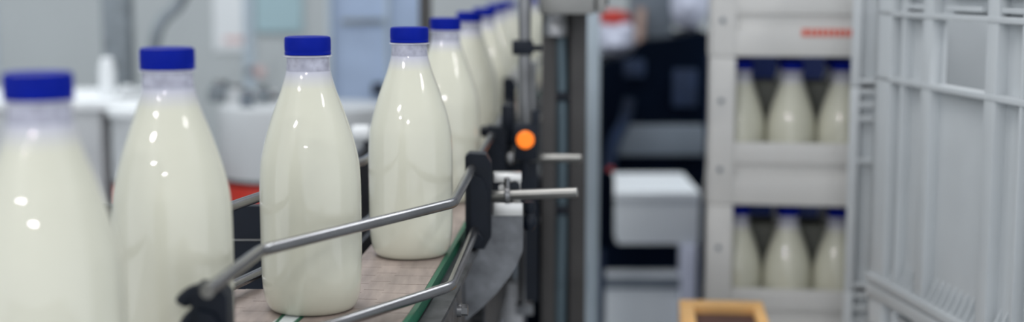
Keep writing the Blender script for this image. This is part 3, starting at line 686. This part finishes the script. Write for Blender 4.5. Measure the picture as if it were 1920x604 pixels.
# ------------------------------------------------------------------ stack of open bottle crates (centre right)
RACK_TURN = -math.radians(8.5)       # the stack stands slightly turned on the floor
def turn_about(o, px0, py0, ang):
    v = Vector((o.location.x - px0, o.location.y - py0, 0)); v.rotate(Matrix.Rotation(ang, 3, 'Z'))
    o.location = (px0 + v.x, py0 + v.y, o.location.z); o.rotation_euler.z += ang
rack_things = []
YR = 2.30
CX0, CW, CD, CH = W(1325, 302, YR).x, .362, .30, .2476
def plate_with_floor():
    pass
def bottle_crate(z, label, printed=False):
    t_ = thing('bottle_crate', label, 'crate', (CX0 + CW / 2, YR + CD / 2, z), 'open milk crates in the stack')
    x0, x1, y0, y1 = CX0, CX0 + CW, YR, YR + CD
    mb = MB()
    mb.bb((x0 + .006, y0 + .006, z + .004), (x1 - .006, y1 - .006, z + .012))
    for (a, b) in (((x0 + .006, y0 + .005), (x1 - .006, y0 + .010)), ((x0 + .006, y1 - .010), (x1 - .006, y1 - .005)),
                   ((x0 + .005, y0 + .006), (x0 + .010, y1 - .006)), ((x1 - .010, y0 + .006), (x1 - .005, y1 - .006))):
        mb.bb((a[0], a[1], z + .001), (b[0], b[1], z + .104))
    mb.build('tray', M_rackp, t_)
    def band(za, zb, nm, o=.0):
        mb = MB()
        mb.bb((x0 + .02, y0 - o, za), (x1 - .02, y0 + .006, zb), .002); mb.bb((x0 + .02, y1 - .006, za), (x1 - .02, y1 + o, zb), .002)
        mb.bb((x0 - o, y0 + .02, za), (x0 + .006, y1 - .02, zb), .002); mb.bb((x1 - .006, y0 + .02, za), (x1 + o, y1 - .02, zb), .002)
        mb.build(nm, M_rackp, t_)
    band(z + .001, z + .046, 'bottom_band', .002); band(z + .070, z + .106, 'top_band', .001)
    for i, x in enumerate((x0, x1 - .045)):
        for j, y in enumerate((y0 - .004, y1 - .041)):
            s_ = (x, x + .045); mb = MB()
            mb.bb((x, y, z + .0005), (x + .045, y + .006 if j == 0 else y + .045, z + CH - .0005), .002)
            mb.bb((x if i == 0 else x + .039, y, z + .0005), (x + .006 if i == 0 else x + .045, y + .045, z + CH - .0005), .002)
            if j: mb.bb((x, y + .039, z + .0005), (x + .045, y + .045, z + CH - .0005), .002)
            o = mb.build('corner_post', M_rackp, t_)
            if j == 0:
                for zz in (.06, .175):
                    MB().cyl((x + .022, y - .0025, z + zz), (x + .022, y + .001, z + zz), .0045, 14).build('rivet', M_greyp, o, loc=(0, 0, 0))
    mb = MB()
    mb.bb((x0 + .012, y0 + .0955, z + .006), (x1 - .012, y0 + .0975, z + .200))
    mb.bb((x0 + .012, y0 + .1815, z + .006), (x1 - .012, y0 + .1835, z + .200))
    mb.build('gap_shade_plate', M_olive, t_)  # added plates whose dark colour imitates shade in the gaps between bottles
    if printed:
        mb = MB()
        xa_ = W(1500, 60, YR).x; zc = W(0, 60, YR).z
        for k, w in enumerate((.010, .006, .007, .007, .006, .007, .007, .006, .008)):
            mb.bb((xa_, y0 - .0035, zc - .006), (xa_ + w, y0 - .0018, zc + .006)); xa_ += w + .0024
        o = mb.build('red_print', M_rprint, t_); o['label'] = 'row of red block print'
    return t_
zs = [1.0973 - CH * k for k in range(5)]
labs = ['topmost white bottle crate of the stack, red print on its band', 'open white milk crate second from the top of the stack, blue caps in its gap',
        'open white milk crate third from the top, behind the amber wooden box', 'fourth white crate down in the stack of bottle crates', 'lowest white crate of the stack, on the plastic pallet']
for k, z in enumerate(zs): rack_things.append(bottle_crate(z, labs[k], k == 0))
posn = ['leftmost, beside the corner post', 'second from the corner post', 'third from the corner post', 'fourth, hidden by the near crates']
for lv, z, lvn in ((0, zs[1], 'upper'), (1, zs[2], 'lower')):
    for row in range(3):
        for c_ in range(4):
            x = CX0 + .0555 + .0838 * c_; y = YR + .0535 + row * .086
            rack_things.append(place_bottle(x + random.uniform(-.0005, .0005), y, z + .0125, 'milk bottle in the %s open crate, %s row, %s' % (lvn, ('front', 'middle', 'back')[row], posn[c_]),
                         'milk bottles in the stacked crates', rz=random.random() * 6))
pz_ = zs[4]
def pallet(name, x0, x1, y0, y1, h, lab):
    t_ = thing('pallet', lab, 'pallet', ((x0 + x1) / 2, (y0 + y1) / 2, 0), 'plastic pallets')
    MB().bb((x0, y0, h - .02), (x1, y1, h - .0003), .002).build('deck', M_greyp, t_)
    for k in range(3):
        xx = x0 + (x1 - x0 - .05) * k / 2
        MB().bb((xx, y0, 0), (xx + .05, y1, h - .02), .002).build('runner', M_greyp, t_)
    return t_
rack_things.append(pallet('pallet', CX0 - .01, CX0 + CW + .01, YR - .01, YR + CD + .01, pz_, 'grey pallet under the stack of milk bottle crates'))
for o in rack_things: turn_about(o, CX0, YR, RACK_TURN)
dc = thing('added_shade_cabinet', 'added dark navy cabinet behind the milk bottle crates, standing in for the shade inside them', 'cabinet', (.62, 2.86, 0))  # added box, darkens what shows through the openings of the crates
MB().bb((.43, 2.80, .08), (1.05, 3.05, 1.75), .006).build('body', M_blued, dc)
MB().bb((.45, 2.82, 0), (1.03, 3.03, .08)).build('plinth', M_greyp, dc)
MB().bb((.735, 2.785, .12), (1.04, 2.80, 1.70), .003).build('door', M_blued, dc)
MB().bb((.44, 2.785, .12), (.73, 2.80, 1.70), .003).build('door', M_blued, dc)

# ------------------------------------------------------------------ second and near stacks of white crates (right edge)
def rotbox(mb, org, U, Vd, a, b, bev=.0):
    """box in a local frame: U along, Vd depth, z up; a, b are local corners"""
    R = Matrix((U, Vd, Vector((0, 0, 1)))).transposed()
    a = Vector(a); b = Vector(b); c = (a + b) / 2
    mb.box(Vector(org) + R @ c, [abs(q) for q in (b - a)], 0, bev, rot=R)
def slot_crate(org, U, Vd, L, D, H, label, z):
    t_ = thing('slotted_crate', label, 'crate', (org[0], org[1], z), 'slotted white crates')
    o3 = Vector((org[0], org[1], z))
    mb = MB()
    rotbox(mb, o3, U, Vd, (.012, .014, .002), (L - .012, .018, H - .004))
    rotbox(mb, o3, U, Vd, (.012, D - .018, .002), (L - .012, D - .014, H - .004))
    rotbox(mb, o3, U, Vd, (.014, .014, .002), (.018, D - .014, H - .004)); rotbox(mb, o3, U, Vd, (L - .018, .014, .002), (L - .014, D - .014, H - .004))
    rotbox(mb, o3, U, Vd, (.014, .014, .002), (L - .014, D - .014, .008))
    mb.build('shell', M_wplast, t_)
    mb = MB()
    for zz in (H - .010, H - .030, H - .050, .004 + .0):
        rotbox(mb, o3, U, Vd, (.004, .002, zz), (L - .004, .016, zz + .007), .001)
        rotbox(mb, o3, U, Vd, (.002, .004, zz), (.016, D - .004, zz + .007), .001)
    rotbox(mb, o3, U, Vd, (.004, .002, H - .112), (L - .004, .016, H - .105), .001)
    mb.build('ribs', M_wplast, t_)
    for u0, u1 in ((0, .014), (.036, .070), (.19, .21), (L - .07, L - .036), (L - .014, L)):
        mb = MB(); rotbox(mb, o3, U, Vd, (u0, 0, .0005), (u1, .020, H - .0005), .002); mb.build('upright', M_wplast, t_)
    mb = MB(); rotbox(mb, o3, U, Vd, (0, D - .02, .0005), (.02, D, H - .0005), .002); mb.build('upright', M_wplast, t_)
U2 = Vector((.968, -.25, 0)).normalized(); V2 = Vector((.25, .968, 0)).normalized()
o2 = W(1590, 302, 2.0)
H2 = .300; zs2 = [.1705 + H2 * k for k in range(4)]
for k, (z, lab) in enumerate(zip(zs2, ('lowest slotted white crate of the stack at the corner of the near crates', 'second slotted white crate from the bottom of the rear stack',
        'slotted white crate beside the bottle crates, long dark slot at its edge', 'topmost slotted white crate at the left edge of the white stacks'))):
    slot_crate((o2.x, 2.0), U2, V2, .40, .25, H2, lab, z)
t_ = thing('pallet', 'grey pallet under the slotted white crates', 'pallet', (o2.x, 2.0, 0), 'plastic pallets')
mb = MB(); rotbox(mb, (o2.x, 2.0, 0), U2, V2, (0, 0, .14), (.40, .25, .170), .002); mb.build('deck', M_greyp, t_)
for q in (0, .175, .35):
    mb = MB(); rotbox(mb, (o2.x, 2.0, 0), U2, V2, (q, 0, 0), (q + .05, .25, .14), .002); mb.build('runner', M_greyp, t_)

def big_crate(z, label, H=.4125, L=.476, D=.38):
    """ribbed white crate; U runs from the far corner towards the camera, Vd into the crate"""
    U = Vector((.126, -.992, 0)).normalized(); Vd = Vector((.992, .126, 0)).normalized()
    c0 = W(1634, 302, 1.82)
    o3 = Vector((c0.x, 1.82, z))
    t_ = thing('ribbed_crate', label, 'crate', tuple(o3), 'ribbed white crates')
    # frame with U x Z pointing outwards: outer face is v = 0
    g = .014
    hz0, hz1 = .275, .352; hu0, hu1 = .176, .306
    mb = MB()
    # long outer wall with a real hand hole
    rotbox(mb, o3, U, Vd, (.01, g, .002), (L - .01, g + .004, hz0)); rotbox(mb, o3, U, Vd, (.01, g, hz1), (L - .01, g + .004, H - .002))
    rotbox(mb, o3, U, Vd, (.01, g, hz0), (hu0, g + .004, hz1)); rotbox(mb, o3, U, Vd, (hu1, g, hz0), (L - .01, g + .004, hz1))
    rotbox(mb, o3, U, Vd, (.01, D - g - .004, .002), (L - .01, D - g, H - .002))
    rotbox(mb, o3, U, Vd, (.01, g, .002), (.014, D - g, H - .002)); rotbox(mb, o3, U, Vd, (L - .014, g, .002), (L - .01, D - g, H - .002))
    rotbox(mb, o3, U, Vd, (.01, g, .002), (L - .01, D - g, .010))
    mb.build('shell', M_wplast, t_)
    for u0, u1 in ((0, .050), (L - .050, L)):
        mb = MB(); rotbox(mb, o3, U, Vd, (u0, 0, .0005), (u1, g + .004, H - .0005), .003)
        if u0 == 0: rotbox(mb, o3, U, Vd, (0, 0, .0005), (.012, .05, H - .0005), .003)
        mb.build('corner_post', M_wplast, t_)
        mb = MB(); rotbox(mb, o3, U, Vd, (u0, D - g - .004, .0005), (u1, D, H - .0005), .003); mb.build('corner_post', M_wplast, t_)
    for uc, w in ((.084, .006), (.157, .026), (.323, .026), (.392, .006)):
        mb = MB(); rotbox(mb, o3, U, Vd, (uc - w / 2, .001, .004), (uc + w / 2, g + .001, H - .004), .002); mb.build('upright_rib', M_wplast, t_)
    for z0_, z1_, dd in ((hz0 - .007, hz0, .0), (hz1, hz1 + .007, .0), (H - .018, H - .001, -.003), (.0015, .012, -.004)):
        mb = MB(); rotbox(mb, o3, U, Vd, (.0, dd, z0_), (L, g + .001, z1_), .0012)
        mb.build('cross_rib' if dd == 0 else 'rim', M_wplast, t_)
    # gusset teeth above the bottom rim, as real wedges
    for uc in [.064, .072, .100, .115, .130] + [.183 + .0165 * k for k in range(8)] + [.345, .360, .375, .405]:
        p0 = o3 + U * uc
        mb = MB(); mb.prism([(.0, .012), (g, .012), (g, .042)], (p0, tuple(Vd), (0, 0, 1)), .003)
        mb.build('gusset', M_wplast, t_)
    # slots just under the rim
    mb = MB()
    for uc in (.07, .20, .33):
        rotbox(mb, o3, U, Vd, (uc, .004, H - .050), (uc + .09, g + .002, H - .044), .001)
        rotbox(mb, o3, U, Vd, (uc, .004, H - .034), (uc + .09, g + .002, H - .029), .001)
    mb.build('slot_ribs', M_wplast, t_)
for k, lab in enumerate(('lowest ribbed white crate of the near stack at the right', 'middle ribbed white crate of the near stack, its rim at the bottom right',
                         'large ribbed white crate with a hand hole filling the right edge')):
    big_crate(.4125 * k, lab)

# ------------------------------------------------------------------ amber wooden box on a low cart
Uw = Vector((-.10, -.995, 0)).normalized(); Vw = Vector((.995, -.10, 0)).normalized()
zr = .742
c0 = G(1273, 561, zr)
wbx = thing('wooden_box', 'open amber wooden box with dark brown contents in front of the milk crates', 'box', (c0.x, c0.y, zr - .16))
o3 = Vector((c0.x, c0.y, zr - .16)); Lw, Ww, Hw = .34, .125, .16
mb = MB(); rotbox(mb, o3, Uw, Vw, (0, 0, 0), (.040, Ww, Hw), .003); mb.build('end_board', M_wood, wbx)
mb = MB(); rotbox(mb, o3, Uw, Vw, (Lw - .016, 0, 0), (Lw, Ww, Hw), .003); mb.build('end_board', M_wood, wbx)
mb = MB(); rotbox(mb, o3, Uw, Vw, (.040, 0, 0), (Lw - .016, .022, Hw), .003); mb.build('side_board', M_wood, wbx)
mb = MB(); rotbox(mb, o3, Uw, Vw, (.040, Ww - .016, 0), (Lw - .016, Ww, Hw), .003); mb.build('side_board', M_wood, wbx)
mb = MB(); rotbox(mb, o3, Uw, Vw, (.040, .022, .004), (Lw - .016, Ww - .016, Hw - .012), .0); mb.build('contents', M_brown, wbx)
cart = thing('cart', 'low grey cart carrying the amber wooden box', 'cart', (c0.x, c0.y, 0))
o3 = Vector((c0.x, c0.y, 0))
mb = MB(); rotbox(mb, o3, Uw, Vw, (-.01, -.01, zr - .175), (Lw + .01, Ww + .01, zr - .1605), .002); mb.build('deck', M_greyp, cart)
for u in (0, Lw - .02):
    for v in (0, Ww - .02):
        mb = MB(); rotbox(mb, o3, Uw, Vw, (u, v, .0), (u + .02, v + .02, zr - .175), .001); mb.build('leg', M_steel, cart)
